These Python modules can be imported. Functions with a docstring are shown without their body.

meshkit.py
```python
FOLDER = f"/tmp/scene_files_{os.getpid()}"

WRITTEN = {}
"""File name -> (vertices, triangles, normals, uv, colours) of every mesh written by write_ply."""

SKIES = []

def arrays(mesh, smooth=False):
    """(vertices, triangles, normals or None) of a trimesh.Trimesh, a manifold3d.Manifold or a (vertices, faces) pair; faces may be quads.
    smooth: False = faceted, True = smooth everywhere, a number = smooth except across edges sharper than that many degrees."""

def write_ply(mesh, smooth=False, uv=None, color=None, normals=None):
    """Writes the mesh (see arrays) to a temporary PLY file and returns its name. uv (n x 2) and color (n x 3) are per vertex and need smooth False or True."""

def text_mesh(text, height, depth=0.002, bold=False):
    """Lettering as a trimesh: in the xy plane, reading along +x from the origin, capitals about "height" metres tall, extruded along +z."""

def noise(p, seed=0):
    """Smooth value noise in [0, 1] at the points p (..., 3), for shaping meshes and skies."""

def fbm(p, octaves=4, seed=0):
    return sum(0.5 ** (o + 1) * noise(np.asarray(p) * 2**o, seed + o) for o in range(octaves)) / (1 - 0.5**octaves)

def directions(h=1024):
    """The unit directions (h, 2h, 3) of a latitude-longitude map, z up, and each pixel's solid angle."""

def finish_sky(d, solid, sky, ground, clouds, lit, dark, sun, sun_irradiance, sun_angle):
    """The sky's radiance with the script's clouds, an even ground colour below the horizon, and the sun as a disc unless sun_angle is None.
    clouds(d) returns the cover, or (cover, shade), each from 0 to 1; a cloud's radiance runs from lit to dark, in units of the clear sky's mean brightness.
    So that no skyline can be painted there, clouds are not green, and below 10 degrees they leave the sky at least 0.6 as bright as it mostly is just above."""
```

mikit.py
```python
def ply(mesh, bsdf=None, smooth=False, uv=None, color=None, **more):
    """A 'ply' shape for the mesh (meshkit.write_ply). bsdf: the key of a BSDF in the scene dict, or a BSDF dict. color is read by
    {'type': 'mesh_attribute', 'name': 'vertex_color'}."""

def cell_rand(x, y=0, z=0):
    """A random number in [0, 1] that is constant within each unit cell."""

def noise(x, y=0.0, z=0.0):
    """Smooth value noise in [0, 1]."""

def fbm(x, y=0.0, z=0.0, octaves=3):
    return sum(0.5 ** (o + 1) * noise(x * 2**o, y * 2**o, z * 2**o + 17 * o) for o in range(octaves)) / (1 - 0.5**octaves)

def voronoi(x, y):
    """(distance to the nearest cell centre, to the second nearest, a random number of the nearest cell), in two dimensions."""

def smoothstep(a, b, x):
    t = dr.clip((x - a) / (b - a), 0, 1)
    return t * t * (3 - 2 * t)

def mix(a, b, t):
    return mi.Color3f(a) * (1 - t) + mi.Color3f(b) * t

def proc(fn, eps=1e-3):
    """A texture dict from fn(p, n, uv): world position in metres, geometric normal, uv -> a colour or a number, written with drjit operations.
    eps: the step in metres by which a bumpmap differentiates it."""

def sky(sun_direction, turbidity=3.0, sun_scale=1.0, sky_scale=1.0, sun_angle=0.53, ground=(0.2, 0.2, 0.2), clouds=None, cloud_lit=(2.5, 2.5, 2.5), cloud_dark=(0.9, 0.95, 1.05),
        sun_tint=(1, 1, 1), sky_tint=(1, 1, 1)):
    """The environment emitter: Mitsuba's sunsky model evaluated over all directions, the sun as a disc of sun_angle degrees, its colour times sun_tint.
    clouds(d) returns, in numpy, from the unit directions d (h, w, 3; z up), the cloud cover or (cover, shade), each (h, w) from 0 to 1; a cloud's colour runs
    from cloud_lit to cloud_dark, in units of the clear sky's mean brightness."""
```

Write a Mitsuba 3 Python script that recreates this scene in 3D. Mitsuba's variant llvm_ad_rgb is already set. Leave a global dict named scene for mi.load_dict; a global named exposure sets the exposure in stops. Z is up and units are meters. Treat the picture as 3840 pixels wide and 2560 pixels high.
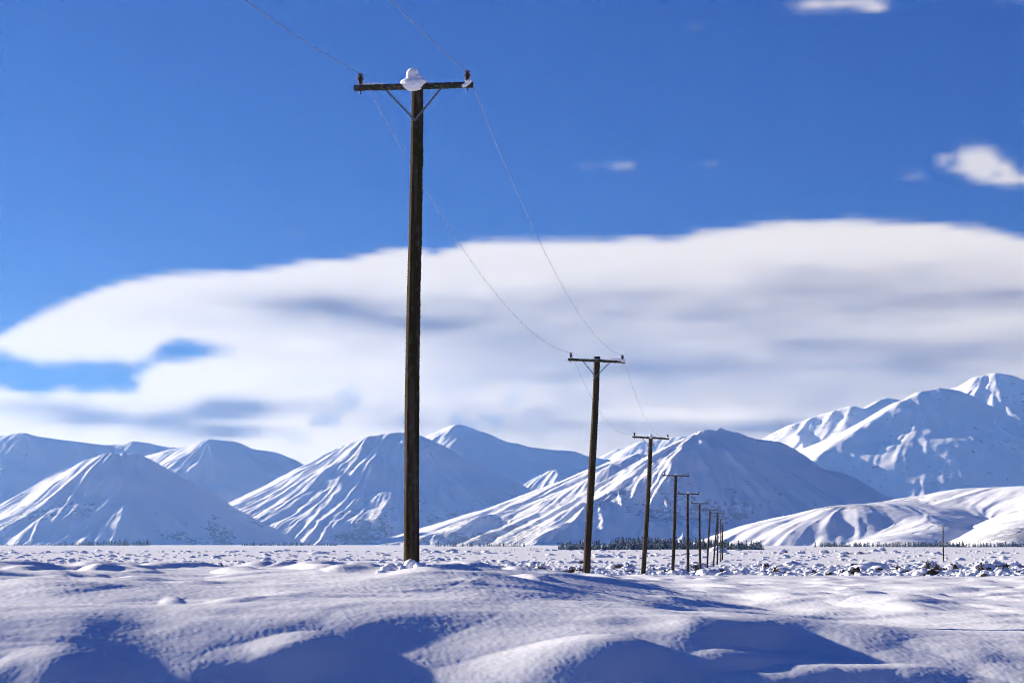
import math, random
import numpy as np, trimesh
import drjit as dr, mitsuba as mi
import mikit
from mikit import proc, ply, smoothstep, mix
from meshkit import fbm as fbm3, noise as noise3

T = mi.ScalarTransform4f
scene, labels = {'type': 'scene'}, {}
random.seed(7)
rng = np.random.default_rng(7)

# ---------------------------------------------------------------- camera, sky and exposure
EYE = 3.3                                   # metres above the plain (the near ground is a bank)
PITCH = math.atan(464 / 4573)
SUN_AZ, SUN_EL = math.radians(-57.0), math.radians(11.5)   # azimuth from the viewing direction, left is negative
SUN = (math.sin(SUN_AZ) * math.cos(SUN_EL), math.cos(SUN_AZ) * math.cos(SUN_EL), math.sin(SUN_EL))
exposure = 4.0
SKY_TINT, SKY_SCALE, SUN_SCALE, SUN_TINT = (.008, .112, .53), 0.42, 1.0, (.665, .985, 2.27)
HAZE = (6e-6, 1.25e-5, 2.6e-5)     # thin clear air scatters blue most
scene['camera'] = {'type': 'perspective', 'fov': 28.84, 'fov_axis': 'x', 'near_clip': .2, 'far_clip': 60000.,
                   'to_world': T().look_at(origin=[0, 0, EYE], target=[0, math.cos(PITCH), EYE + math.sin(PITCH)], up=[0, 0, 1])}

POLES = [((-1.671, 33.3, 2.882), (-1.631, 33.3, 11.009), (-2.677, 33.3, 11.009), (-0.638, 33.3, 11.009)), ((2.652, 71.0, 2.134), (3.032, 71.0, 9.798), (2.011, 71.0, 9.852), (4.053, 71.0, 9.744)),
 ((7.249, 110.5, 1.652), (7.71, 110.5, 9.131), (6.695, 110.5, 9.191), (8.741, 110.5, 9.071)), ((12.005, 150.0, 0.837), (12.332, 150.0, 8.382), (11.33, 150.0, 8.415), (13.327, 150.0, 8.35)),
 ((16.301, 186.0, 0.245), (16.389, 186.0, 7.903), (15.4, 186.0, 7.925), (17.444, 186.0, 7.881)), ((20.732, 221.0, 0.267), (20.75, 221.0, 7.736), (19.753, 221.0, 7.743), (21.767, 221.0, 7.729)),
 ((25.308, 260.0, -0.044), (25.781, 260.0, 7.677), (24.784, 260.0, 7.714), (26.801, 260.0, 7.641)), ((30.445, 303.0, -0.303), (31.161, 303.0, 7.832), (30.159, 303.0, 7.898), (32.151, 303.0, 7.766)),
 ((33.815, 330.0, -0.125), (34.005, 330.0, 7.77), (32.999, 330.0, 7.806), (35.011, 330.0, 7.735)), ((38.771, 372.0, -0.079), (38.855, 372.0, 7.871), (37.842, 372.0, 7.895), (39.868, 372.0, 7.847)),
 ((46.826, 446.0, -0.413), (47.012, 446.0, 7.885), (46.089, 446.0, 7.89), (48.08, 446.0, 7.881)), ((92.617, 430.0, -0.838), (92.695, 430.0, 6.97), (91.758, 430.0, 6.97), (93.397, 430.0, 6.97))]
RIDGES = {'center_peak': [[(-764, 11076, 456), (-480, 11029, 581), (-397, 11016, 611), (-301, 11000, 657), (-261, 10993, 642), (-180, 10980, 617), (-76, 10962, 573), (18, 10946, 553), (98, 10933, 530), (218, 10963, 517), (324, 10995, 510),
                  (419, 10980, 482), (514, 10964, 465), (631, 10944, 435), (765, 10820, 374)],
                 [(-299, 10979, 650), (-235, 10690, 510), (-149, 10376, 382), (-56, 10010, 259), (-12, 9652, 145)], [(323, 10976, 504), (359, 10688, 392), (382, 10382, 268)]],
 'cone_left': [[(-1927, 6837, -17), (-1830, 6910, 62), (-1779, 6946, 104), (-1657, 6995, 191), (-1546, 7019, 268), (-1471, 7021, 303), (-1415, 7019, 319), (-1324, 6999, 316), (-1262, 6995, 278), (-1160, 7011, 222),
                (-1065, 7048, 157), (-948, 7100, 96), (-893, 7127, 70), (-834, 7153, 23)],
               [(-1412, 7004, 315), (-1442, 6948, 264), (-1491, 6864, 178), (-1553, 6754, 80), (-1611, 6635, 0)], [(-1322, 6989, 313), (-1274, 6901, 247), (-1197, 6769, 162), (-1121, 6636, 72), (-1056, 6506, 0)],
               [(-1159, 7001, 219), (-1060, 6892, 127), (-938, 6777, 51), (-835, 6667, -2)]],
 'cone_right': [[(25, 4914, -10), (77, 5002, 14), (156, 5132, 62), (217, 5239, 120), (271, 5299, 148), (341, 5377, 190), (404, 5441, 236), (449, 5485, 270), (471, 5507, 287), (506, 5536, 306), (546, 5564, 319), (586, 5593, 326),
                 (625, 5624, 316), (721, 5704, 292), (810, 5778, 263), (871, 5828, 232), (944, 5893, 213), (1031, 5971, 167), (1107, 6035, 125), (1202, 6108, 60), (1295, 6179, -5)],
                [(545, 5560, 318), (488, 5469, 261), (432, 5370, 198), (382, 5265, 137), (334, 5145, 73), (286, 4998, 1)], [(591, 5591, 323), (554, 5478, 238), (505, 5343, 151), (451, 5197, 68), (406, 5054, 0)],
                [(720, 5695, 289), (711, 5580, 193), (677, 5426, 94), (642, 5248, -1)], [(404, 5434, 233), (341, 5320, 162), (276, 5195, 95), (213, 5071, 39), (166, 4964, 0)]],
 'dome_mountain': [[(-1167, 8169, 61), (-1087, 8198, 112), (-1013, 8209, 182), (-926, 8227, 246), (-825, 8232, 306), (-706, 8251, 373), (-650, 8287, 424), (-590, 8302, 449), (-530, 8307, 459), (-470, 8312, 464), (-410, 8317, 459),
                    (-347, 8311, 415), (-264, 8291, 323), (-181, 8241, 213), (-117, 8185, 120), (-45, 8087, 25)],
                   [(-491, 8297, 459), (-529, 8188, 373), (-592, 8076, 288), (-651, 7944, 207), (-693, 7837, 135), (-729, 7691, 58), (-780, 7538, -8)],
                   [(-447, 8306, 460), (-425, 8084, 298), (-440, 7890, 170), (-462, 7699, 66), (-467, 7503, -8)], [(-677, 8244, 385), (-736, 8112, 290), (-811, 7984, 208), (-887, 7887, 136), (-952, 7729, 58)]],
 'far_peak': [[(352, 13000, 464), (611, 13000, 560), (733, 13000, 628), (839, 13000, 665), (1018, 13000, 694), (1135, 13000, 702), (1262, 13000, 662), (1488, 13000, 534)], [(837, 12980, 658), (857, 12700, 550), (897, 12300, 425)],
              [(732, 12980, 622), (705, 12700, 522), (661, 12400, 429)]],
 'low_hill': [[(427, 3746, -14), (450, 3724, -3), (484, 3714, 12), (522, 3699, 36), (549, 3696, 51), (585, 3705, 64), (640, 3709, 76), (690, 3717, 77), (755, 3889, 86), (824, 3941, 96), (893, 3934, 103), (917, 3910, 108),
               (985, 3840, 112), (1079, 3737, 115), (1196, 3597, 118)],
              [(914, 3901, 106), (766, 3575, 51), (661, 3325, 19), (570, 3003, -3)], [(1089, 3712, 113), (922, 3322, 66), (805, 3072, 35), (704, 2808, 7)]],
 'low_spur': [[(-401, 6032, -1), (-328, 6067, 9), (-232, 6099, 32), (-145, 6157, 58), (-88, 6248, 94), (-34, 6284, 103), (55, 6318, 113), (103, 6354, 131), (173, 6389, 164), (240, 6465, 205), (296, 6541, 231), (338, 6618, 266),
               (427, 6733, 301), (544, 6846, 327)],
              [(103, 6346, 129), (31, 6079, 72), (-58, 5846, 32), (-141, 5613, 0)], [(296, 6533, 230), (225, 6306, 150), (123, 6073, 85), (30, 5840, 39), (-32, 5605, -1)],
              [(427, 6725, 297), (325, 6379, 194), (229, 6065, 105), (143, 5791, 30)]],
 'misty_left': [[(1323, 13075, 394), (1499, 13099, 524), (1678, 13124, 671), (1796, 13140, 757), (1877, 13151, 796), (1994, 13167, 837), (2142, 13187, 881), (2261, 13203, 912), (2329, 13212, 891), (2553, 13564, 996),
                 (2674, 13580, 979), (2811, 13598, 915), (2991, 13622, 737)],
                [(1851, 13137, 783), (1861, 12825, 666), (1840, 12499, 541)], [(2259, 13192, 906), (2150, 12866, 738), (1962, 12409, 564), (1828, 12067, 429)]],
 'misty_peak': [[(2923, 14446, 957), (3245, 14486, 1137), (3421, 14507, 1218), (3533, 14521, 1245), (3648, 14535, 1233), (3752, 14548, 1190), (4037, 14582, 1013), (4430, 14630, 840), (4890, 14685, 634)],
                [(3531, 14510, 1238), (3469, 14086, 1010), (3482, 13556, 793), (3542, 13033, 563)], [(3419, 14496, 1210), (3302, 14172, 984), (3180, 13730, 743)]],
 'misty_right': [[(1407, 11048, 262), (1704, 11448, 465), (1932, 11721, 609), (2162, 11992, 741), (2384, 12206, 872), (2491, 12286, 916), (2543, 12320, 945), (2657, 12380, 972), (2772, 12409, 960), (2880, 12415, 899),
                  (2921, 12291, 774), (3057, 12222, 609), (3251, 12168, 446), (3500, 12129, 286)],
                 [(2878, 12404, 892), (2806, 11951, 647), (2727, 11415, 419), (2667, 10885, 234)], [(2382, 12195, 866), (2223, 11903, 684), (2036, 11592, 527), (1856, 11280, 389), (1742, 11038, 260)]],
 'peak_left': [[(-1735, 9500, 422), (-1598, 9421, 451), (-1453, 9374, 480), (-1418, 9359, 493), (-1318, 9377, 484), (-1252, 9409, 455), (-1144, 9469, 433), (-1086, 9509, 410), (-960, 9582, 355), (-792, 9661, 250),
                (-670, 9732, 146)],
               [(-1432, 9347, 486), (-1441, 9242, 421), (-1460, 9085, 334), (-1416, 8938, 270), (-1327, 8749, 188), (-1216, 8513, 110), (-1143, 8322, 45)],
               [(-1148, 9458, 431), (-1162, 9241, 320), (-1157, 8986, 213), (-1134, 8734, 113)]],
 'ridge_left': [[(-3428, 9950, 496), (-2965, 9849, 556), (-2627, 9719, 521), (-2482, 9649, 522), (-2365, 9626, 533), (-2336, 9633, 525), (-2251, 9654, 514), (-2136, 9683, 500), (-2013, 9766, 485), (-1924, 9788, 491),
                 (-1856, 9804, 504), (-1822, 9813, 500), (-1739, 9833, 484), (-1662, 9800, 474), (-1571, 9770, 444)],
                [(-2362, 9616, 528), (-2283, 9487, 453), (-2185, 9300, 353), (-2030, 9076, 235), (-1900, 8846, 114), (-1780, 8562, 0)], [(-2962, 9839, 551), (-2860, 9445, 389), (-2715, 9052, 195), (-2542, 8558, 0)]],
 'small_cone': [[(-134, 9350, 101), (-59, 9400, 160), (16, 9450, 217), (106, 9480, 285), (164, 9490, 331), (210, 9500, 348), (257, 9500, 329), (307, 9500, 294), (401, 9480, 215), (502, 9450, 132)],
                [(209, 9490, 346), (233, 9350, 263), (249, 9200, 179), (223, 9000, 97)]]}
CLOUD_TOP = [(-20.175, 4.075), (-16.23, 4.89), (-14.959, 5.405), (-14.496, 5.756), (-14.147, 5.972), (-13.326, 6.48), (-12.494, 6.808), (-11.656, 7.197), (-10.689, 7.492), (-9.467, 7.643), (-7.738, 7.752), (-6.744, 7.819), (-5.996, 7.992),
 (-4.995, 8.13), (-4.117, 8.289), (-2.983, 8.424), (-2.226, 8.367), (-1.468, 8.52), (-0.456, 8.66), (0.937, 8.684), (2.833, 8.625), (3.843, 8.729), (4.85, 8.754), (5.981, 8.887), (7.233, 9.051), (8.477, 9.111), (10.328, 9.1),
 (11.791, 9.007), (13.356, 8.795), (14.567, 8.507), (16.294, 7.957), (19.686, 6.686), (23.975, 5.113)]
CLOUD_GAP = [(-22.379, 4.594), (-15.192, 5.326), (-14.484, 5.271), (-13.772, 5.226), (-12.934, 5.061), (-12.094, 5.004), (-11.008, 5.097), (-10.283, 5.319), (-10.021, 5.681), (-9.558, 5.788), (-9.066, 5.672), (-8.077, 5.464), (-9.059, 5.227),
 (-9.79, 5.043), (-10.457, 4.811), (-10.782, 4.658), (-10.656, 4.451), (-10.846, 4.226), (-11.476, 4.266), (-12.079, 4.331), (-12.679, 4.357), (-13.13, 4.215), (-13.749, 4.253), (-14.46, 4.313), (-15.164, 4.287),
 (-22.354, 3.958)]
CLOUD_SHADE = [(-5.983, 6.747, 2.631, 0.426, 0.62), (-3.979, 6.58, 2.13, 0.626, 0.35), (-1.588, 6.343, 3.258, 0.94, 0.42), (4.083, 7.079, 6.265, 0.752, 0.3), (6.568, 5.557, 7.518, 1.002, 0.34), (11.466, 4.991, 4.135, 0.689, 0.28),
 (2.187, 4.838, 4.135, 0.564, 0.25), (14.276, 7.365, 2.255, 0.626, 0.3), (14.11, 5.426, 2.005, 0.501, 0.2), (9.797, 6.871, 5.263, 0.877, 0.25), (-7.993, 3.828, 1.128, 0.326, 2.0), (-9.157, 3.729, 1.002, 0.276, 0.6),
 (-11.28, 3.496, 1.629, 0.226, 0.9), (-9.884, 3.389, 0.877, 0.276, 0.8), (-13.382, 3.797, 2.005, 0.251, 0.7), (-12.658, 3.405, 1.629, 0.2, 0.35), (-7.737, 3.16, 1.378, 0.2, 1.2), (-5.952, 3.757, 1.629, 0.276, 0.4),
 (-2.207, 3.587, 1.879, 0.301, 0.35), (-3.707, 3.395, 1.128, 0.2, 0.4), (8.022, 3.282, 1.879, 0.163, 0.85), (4.055, 3.269, 2.506, 0.276, 0.45), (0.928, 3.402, 1.629, 0.276, 0.45), (-0.828, 3.902, 0.877, 0.175, 0.3),
 (0.803, 3.777, 0.626, 0.175, 0.35), (6.553, 4.312, 2.506, 0.376, 0.12), (10.24, 4.272, 2.757, 0.501, 0.35)]
CLOUD_LIGHT = [(11.725, 5.845, 2.13, 0.326, 0.45), (13.054, 6.121, 1.879, 0.301, 0.35), (5.926, 3.695, 1.879, 0.2, 0.5), (3.183, 3.647, 2.005, 0.175, 0.4), (-9.282, 3.913, 0.752, 0.251, 0.6), (-10.497, 3.714, 0.877, 0.175, 0.5),
 (-7.187, 3.499, 1.504, 0.15, 0.5), (-0.327, 4.341, 3.759, 0.276, 0.2), (-4.701, 2.954, 3.132, 0.2, 0.3), (12.718, 7.169, 1.879, 0.313, 0.12)]
CLOUD_PUFF = [(12.374, 10.694, 0.401, 0.213, 1.0), (13.221, 10.707, 0.564, 0.326, 1.2), (13.875, 10.388, 0.689, 0.251, 1.1), (14.529, 10.262, 0.689, 0.226, 1.0), (11.698, 10.378, 0.564, 0.113, 0.55), (15.178, 10.112, 0.752, 0.2, 0.8),
 (8.822, 15.202, 0.752, 0.175, 0.55), (9.946, 15.276, 0.752, 0.175, 0.7), (10.563, 15.055, 0.376, 0.15, 0.5), (6.932, 14.954, 0.626, 0.075, 0.15), (5.284, 14.73, 0.501, 0.1, 0.12), (2.21, 10.859, 0.451, 0.1, 0.2),
 (3.312, 10.75, 0.501, 0.113, 0.3), (5.813, 10.776, 0.476, 0.088, 0.25), (-6.355, 8.794, 0.251, 0.088, 0.35), (-2.163, 8.592, 0.376, 0.075, 0.2), (14.354, 15.06, 0.752, 0.125, 0.2), (-3.333, 14.13, 0.251, 0.1, 0.1)]
SHRUBS = [(-48.59, 264.7, 1.09, 0.49, 0.5), (-43.84, 264.7, 1.16, 0.69, 1), (-40.48, 249.8, 1.23, 0.27, 0.2), (-36.13, 246.9, 1.35, 0.57, 0.9), (-37.61, 246.9, 0.54, 0.27, 0.5), (-27.71, 233.8, 1.09, 0.38, 0.3),
 (-27.79, 242.8, 0.53, 0.32, 1), (-26.63, 240.1, 0.26, 0.34, 1), (-21.48, 222.0, 2.37, 1.0, 0.6), (-21.14, 236.3, 0.65, 0.44, 0.8), (-18.6, 226.5, 1.49, 0.54, 0.5), (-17.84, 224.3, 0.25, 0.29, 1), (-14.28, 218.7, 1.32, 0.53, 0.3),
 (-13.99, 233.8, 1.6, 0.61, 0.5), (-15.78, 281.5, 0.92, 0.46, 0.1), (-6.52, 256.9, 0.84, 0.42, 1), (-7.84, 256.9, 1.12, 0.37, 0.3), (-3.94, 256.9, 1.83, 0.76, 0.4), (-1.18, 213.4, 1.87, 0.79, 0.8), (-2.08, 199.0, 0.98, 0.37, 0.2),
 (0.73, 223.3, 1.34, 0.68, 0.6), (0.63, 193.3, 0.95, 0.38, 0.3), (2.11, 210.0, 0.99, 1.06, 0.4), (2.82, 198.5, 1.57, 1.15, 0.9), (3.81, 184.5, 1.31, 0.48, 0.9), (4.91, 180.7, 1.38, 0.61, 1), (6.43, 191.1, 0.84, 0.9, 0.5),
 (11.41, 328.1, 0.43, 0.61, 1), (8.2, 186.5, 0.92, 0.35, 0.1), (13.67, 264.9, 1.88, 0.78, 0.3), (15.76, 264.9, 1.16, 0.72, 0.4), (11.29, 196.1, 1.61, 0.54, 0.2), (15.73, 226.3, 1.24, 0.45, 0.2), (14.28, 186.5, 0.71, 0.41, 0.8),
 (21.47, 235.3, 0.64, 0.77, 1), (18.75, 194.0, 1.38, 0.53, 0.8), (21.11, 204.5, 1.45, 0.49, 0.4), (40.8, 383.1, 1.88, 0.67, 0.1), (35.96, 291.6, 1.75, 0.61, 0.9), (35.73, 282.3, 0.93, 0.77, 0.7), (25.19, 191.1, 0.94, 0.67, 0.3),
 (25.23, 186.5, 0.71, 0.45, 0.6), (15.82, 105.9, 0.75, 0.32, 0.2), (14.91, 94.3, 0.67, 0.23, 0.2), (17.49, 105.9, 0.69, 0.35, 0.3), (16.08, 94.3, 0.88, 0.43, 0.7), (59.32, 337.8, 1.55, 1.11, 0.5), (53.73, 301.8, 0.99, 0.73, 1),
 (53.21, 313.7, 1.03, 0.58, 0.9), (42.03, 231.6, 0.76, 0.43, 0.9), (43.48, 226.3, 0.87, 0.54, 1), (35.24, 180.7, 1.78, 0.75, 0.3), (19.31, 94.3, 0.93, 0.43, 0.5), (55.44, 264.9, 2.46, 1.22, 0.5), (44.84, 212.4, 1.16, 0.86, 1),
 (54.43, 264.9, 0.87, 0.64, 0.8), (56.57, 255.8, 2.24, 1.12, 0.4), (53.31, 226.3, 2.6, 1.29, 0.5), (52.76, 226.3, 1.36, 0.74, 1), (64.22, 264.9, 2.61, 1.33, 0.7), (70.72, 282.3, 2.01, 1.11, 0.4), (50.32, 206.7, 1.24, 0.63, 0.3),
 (17.45, 74.0, 0.34, 0.22, 0.2), (16.56, 74.0, 0.24, 0.16, 0.1), (48.18, 191.1, 0.94, 0.42, 0.4), (188.64, 1021.3, 3.69, 2.57, 0.3), (124.09, 796.1, 3.92, 1.83, 0.2), (114.92, 848.2, 3.25, 1.67, 0.2),
 (108.21, 750.5, 3.69, 1.23, 0.1), (111.55, 672.3, 4.04, 1.1, 0.2), (161.95, 848.2, 2.78, 1.21, 0.2), (116.66, 672.3, 3.31, 1.03, 0.3)]
YS = [0, 15, 27, 40, 60, 72, 90, 110, 150, 186, 221, 260, 303, 450, 1000, 2500, 5000, 20000]
ZR = [1.9, 1.93, 2.1, 2.22, 2.2, 2.13, 1.85, 1.6, 0.9, 0.45, 0.3, 0.05, -0.1, -0.25, -0.3, -0.4, -0.6, -3]
YL = [0, 10, 18, 25, 33, 42, 55, 75, 110, 186, 300, 450, 1000, 2500, 5000, 20000]
ZL = [1.6, 1.75, 2.0, 2.38, 2.82, 2.8, 2.5, 1.9, 0.9, 0.35, 0.0, -0.25, -0.3, -0.4, -0.6, -3]
TREES = [(441.1, 5.89), (444.2, 4.67), (447.3, 5.68), (449.1, 4.06), (453.0, 3.45), (456.0, 4.06), (459.2, 5.28), (460.9, 6.29), (462.9, 5.89), (464.9, 5.48), (466.8, 4.06), (469.3, 4.46), (471.3, 5.28), (477.1, 6.7), (479.1, 7.1),
 (480.9, 5.07), (484.6, 6.09), (486.8, 6.49), (488.6, 5.48), (491.3, 5.89), (493.7, 6.29), (496.2, 6.49), (498.7, 6.09)]
POSTS = [-111.35, -39.582, -33.927, -26.098, -20.443, -15.659, -11.527, -8.264, -5.655, -0.435, 1.087, 9.134, 12.831, 14.571, 20.008, 26.968, 33.927, 41.104, 48.716, 57.415, 66.114, 73.726, 83.513, 94.387, 105.261, 118.31, 133.534,
 146.582, 161.806, 177.03, 192.254, 206.172, 215.089, 224.006, 229.225, 235.532, 242.927, 250.974]
CRESTS = [([(-1.25, 30.15), (-0.98, 30.8), (-0.65, 31.08), (-0.38, 30.86), (-0.1, 29.79)], 0.18, 1.1, 0.9), ([(-4.36, 25.27), (-4.01, 25.5), (-3.66, 25.71), (-3.2, 25.65), (-2.68, 25.45), (-2.47, 25.27)], 0.06, 2.0, 0.9),
 ([(-2.26, 25.04), (-1.51, 25.19), (-0.91, 25.23), (-0.59, 24.72)], 0.06, 1.8, 0.9), ([(1.68, 23.97), (2.03, 24.42), (2.54, 25.24), (3.32, 26.26), (4.0, 25.89), (4.66, 24.9)], 0.2, 2.2, 0.9),
 ([(4.68, 25.03), (5.22, 25.28), (5.58, 24.93), (5.74, 24.27)], 0.14, 1.5, 0.8), ([(-0.03, 22.87), (0.63, 23.36), (1.15, 23.73), (1.58, 24.0)], 0.2, 0.9, 0.7),
 ([(1.87, 23.75), (2.71, 23.94), (3.56, 24.38), (4.28, 24.29)], 0.16, 0.9, 0.6), ([(3.02, 23.12), (3.72, 23.74), (4.48, 23.68), (4.87, 23.14)], 0.18, 0.9, 0.6), ([(-2.86, 24.2), (-2.57, 24.42), (-2.34, 24.27)], 0.12, 0.6, 0.5),
 ([(-6.08, 23.53), (-5.54, 23.4), (-5.08, 23.16)], 0.16, 0.7, 0.6), ([(5.6, 36.69), (6.6, 37.35), (6.83, 35.24), (6.83, 32.32)], 0.14, 2.0, 0.8), ([(4.9, 40.0), (5.39, 39.82), (5.55, 37.94)], 0.09, 1.5, 0.6),
 ([(-7.75, 29.59), (-7.13, 29.42), (-6.33, 28.44), (-5.88, 28.2)], 0.14, 2.0, 0.8), ([(-6.34, 28.76), (-5.75, 28.92), (-5.19, 28.61)], 0.09, 1.5, 0.6), ([(-4.72, 27.32), (-4.37, 27.39)], 0.07, 1.2, 0.5),
 ([(-3.97, 27.46), (-3.38, 27.07)], 0.07, 1.2, 0.5)]
CLOUD_LIT, CLOUD_DARK = (8.3, 7.95, 7.9), (1.5, 1.45, 2.3)
GROUND_COLS = 740


def T_(x, y, z):
    m = np.eye(4)
    m[:3, 3] = x, y, z
    return m


DRIFTS = [(-1.3, 32.2, .35, .5, 0, .05)]
PILE_NEAR = [(0, -.35, .34, .10, 10), (-.2, -.9, .30, .08, 9), (.25, -.55, .3, .10, 9), (-.3, -1.5, .26, .05, 7), (.15, -.2, .3, .14, 6)]
PILE_SECOND = [(-.05, -.5, .35, .16, 7), (.5, -1.2, .4, .14, 12), (.2, -1.6, .4, .12, 10), (.95, -1.6, .35, .06, 7)]
CLODS = []
MOUNTAINS = {
 'misty_peak': dict(cell=18, label='farthest right peak fading into the cloud', mat='rocky_snow', slope=.62, curve=.2, gully=.6, fine=1., rough=1.6, front=300),
 'misty_left': dict(cell=16, label='far snowy shoulder left of the great right mountain', mat='rocky_snow', slope=.66, gully=.5, fine=.9, rough=1.4, front=500),
 'misty_right': dict(cell=13, label='great pale misty mountain at the right with rocky ridges', mat='rocky_snow', slope=.66, gully=.18, fine=.55, rough=.9, front=400),
 'far_peak': dict(cell=13, label='far bright peak peeping out left of the right cone mountain', slope=.6, gully=.8, fine=1.2, front=600),
 'center_peak': dict(cell=10, label='pointed snowy peak in the centre distance', slope=.5, gully=.7, fine=.8, front=700),
 'ridge_left': dict(cell=10, label='long shaded ridge at the far left skyline', slope=.6, gully=1., fine=1.0, front=500),
 'peak_left': dict(cell=7.5, label='rounded peak with one sunlit face behind the left cone', slope=.62, gully=.8, fine=1, front=300),
 'small_cone': dict(cell=7, label='small snowy cone in the gap between the central mountains', slope=.62, gully=.7, front=200),
 'dome_mountain': dict(cell=6, label='broad dome shaped mountain behind the nearest pole with sunlit ribs', slope=.62, gully=.75, fine=1.4, front=200),
 'low_spur': dict(cell=6, label='long bright spur sloping down left behind the second pole', slope=.42, gully=.9, fine=1.2, front=200),
 'cone_left': dict(cell=4.5, label='steep cone shaped mountain at the left front', slope=.70, gully=.9, front=100),
 'cone_right': dict(cell=4.5, label='steep cone shaped mountain right of the pole row, mostly in blue shade', slope=.70, gully=.9, fine=1.7, rough=2.2, front=100),
 'low_hill': dict(cell=4, label='low rolling sunlit hill at the right front', slope=.62, curve=.3, round_=240., gully=.10, fine=.8, rough=1.2, smoothing=10, front=100),
}
SHRUB_LABELS = {}
FORESTS = [((420, -1150, -790, 4300, 4420, 1, lambda u: .45 + 1.0 * step(.2, .8, u) ), 8, .17, 1, 'dark conifer row at the foot of the left cone mountain'),
 ((160, -530, -340, 3900, 3980, 2), 6, .2, 2, 'thin conifer line on the plain left of the nearest pole'),
 ((120, -100, 20, 2600, 2660, 3), 5.5, .2, 3, 'low conifer line right of the nearest pole'),
 ((900, 28, 150, 1180, 1230, 4, lambda u: .8 + .3 * math.sin(u * 40) ** 2), 4.6, .20, 4, 'dense dark conifer plantation behind the second and third poles'),
 ((500, 75, 168, 1400, 1500, 5, lambda u: 1.05 - .6 * step(.65, 1., u)), 7., .17, 5, 'taller dark conifer plantation behind the row of poles'),
 ((420, 341, 590, 2200, 2300, 6), 5.4, .26, 6, 'dark conifer row at the right edge below the low hill')]
TREE_LABELS = ['small lone conifer left of the gap in the row under the low hill', 'small conifer in the pair beside the left end of the row under the low hill', 'small dark conifer in the clump left of the lone far pole', 'small dark conifer in the clump right of the lone far pole']

def soft(d, pts):
    """Sum of soft elliptical patches (azimuth, elevation, half-widths in degrees, amount)."""
    az, el = d
    out = 0
    for a, e, ra, re, w in pts:
        out = out + w * np.exp(-((az - a) / ra) ** 2 - ((el - e) / re) ** 2)
    return out


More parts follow.
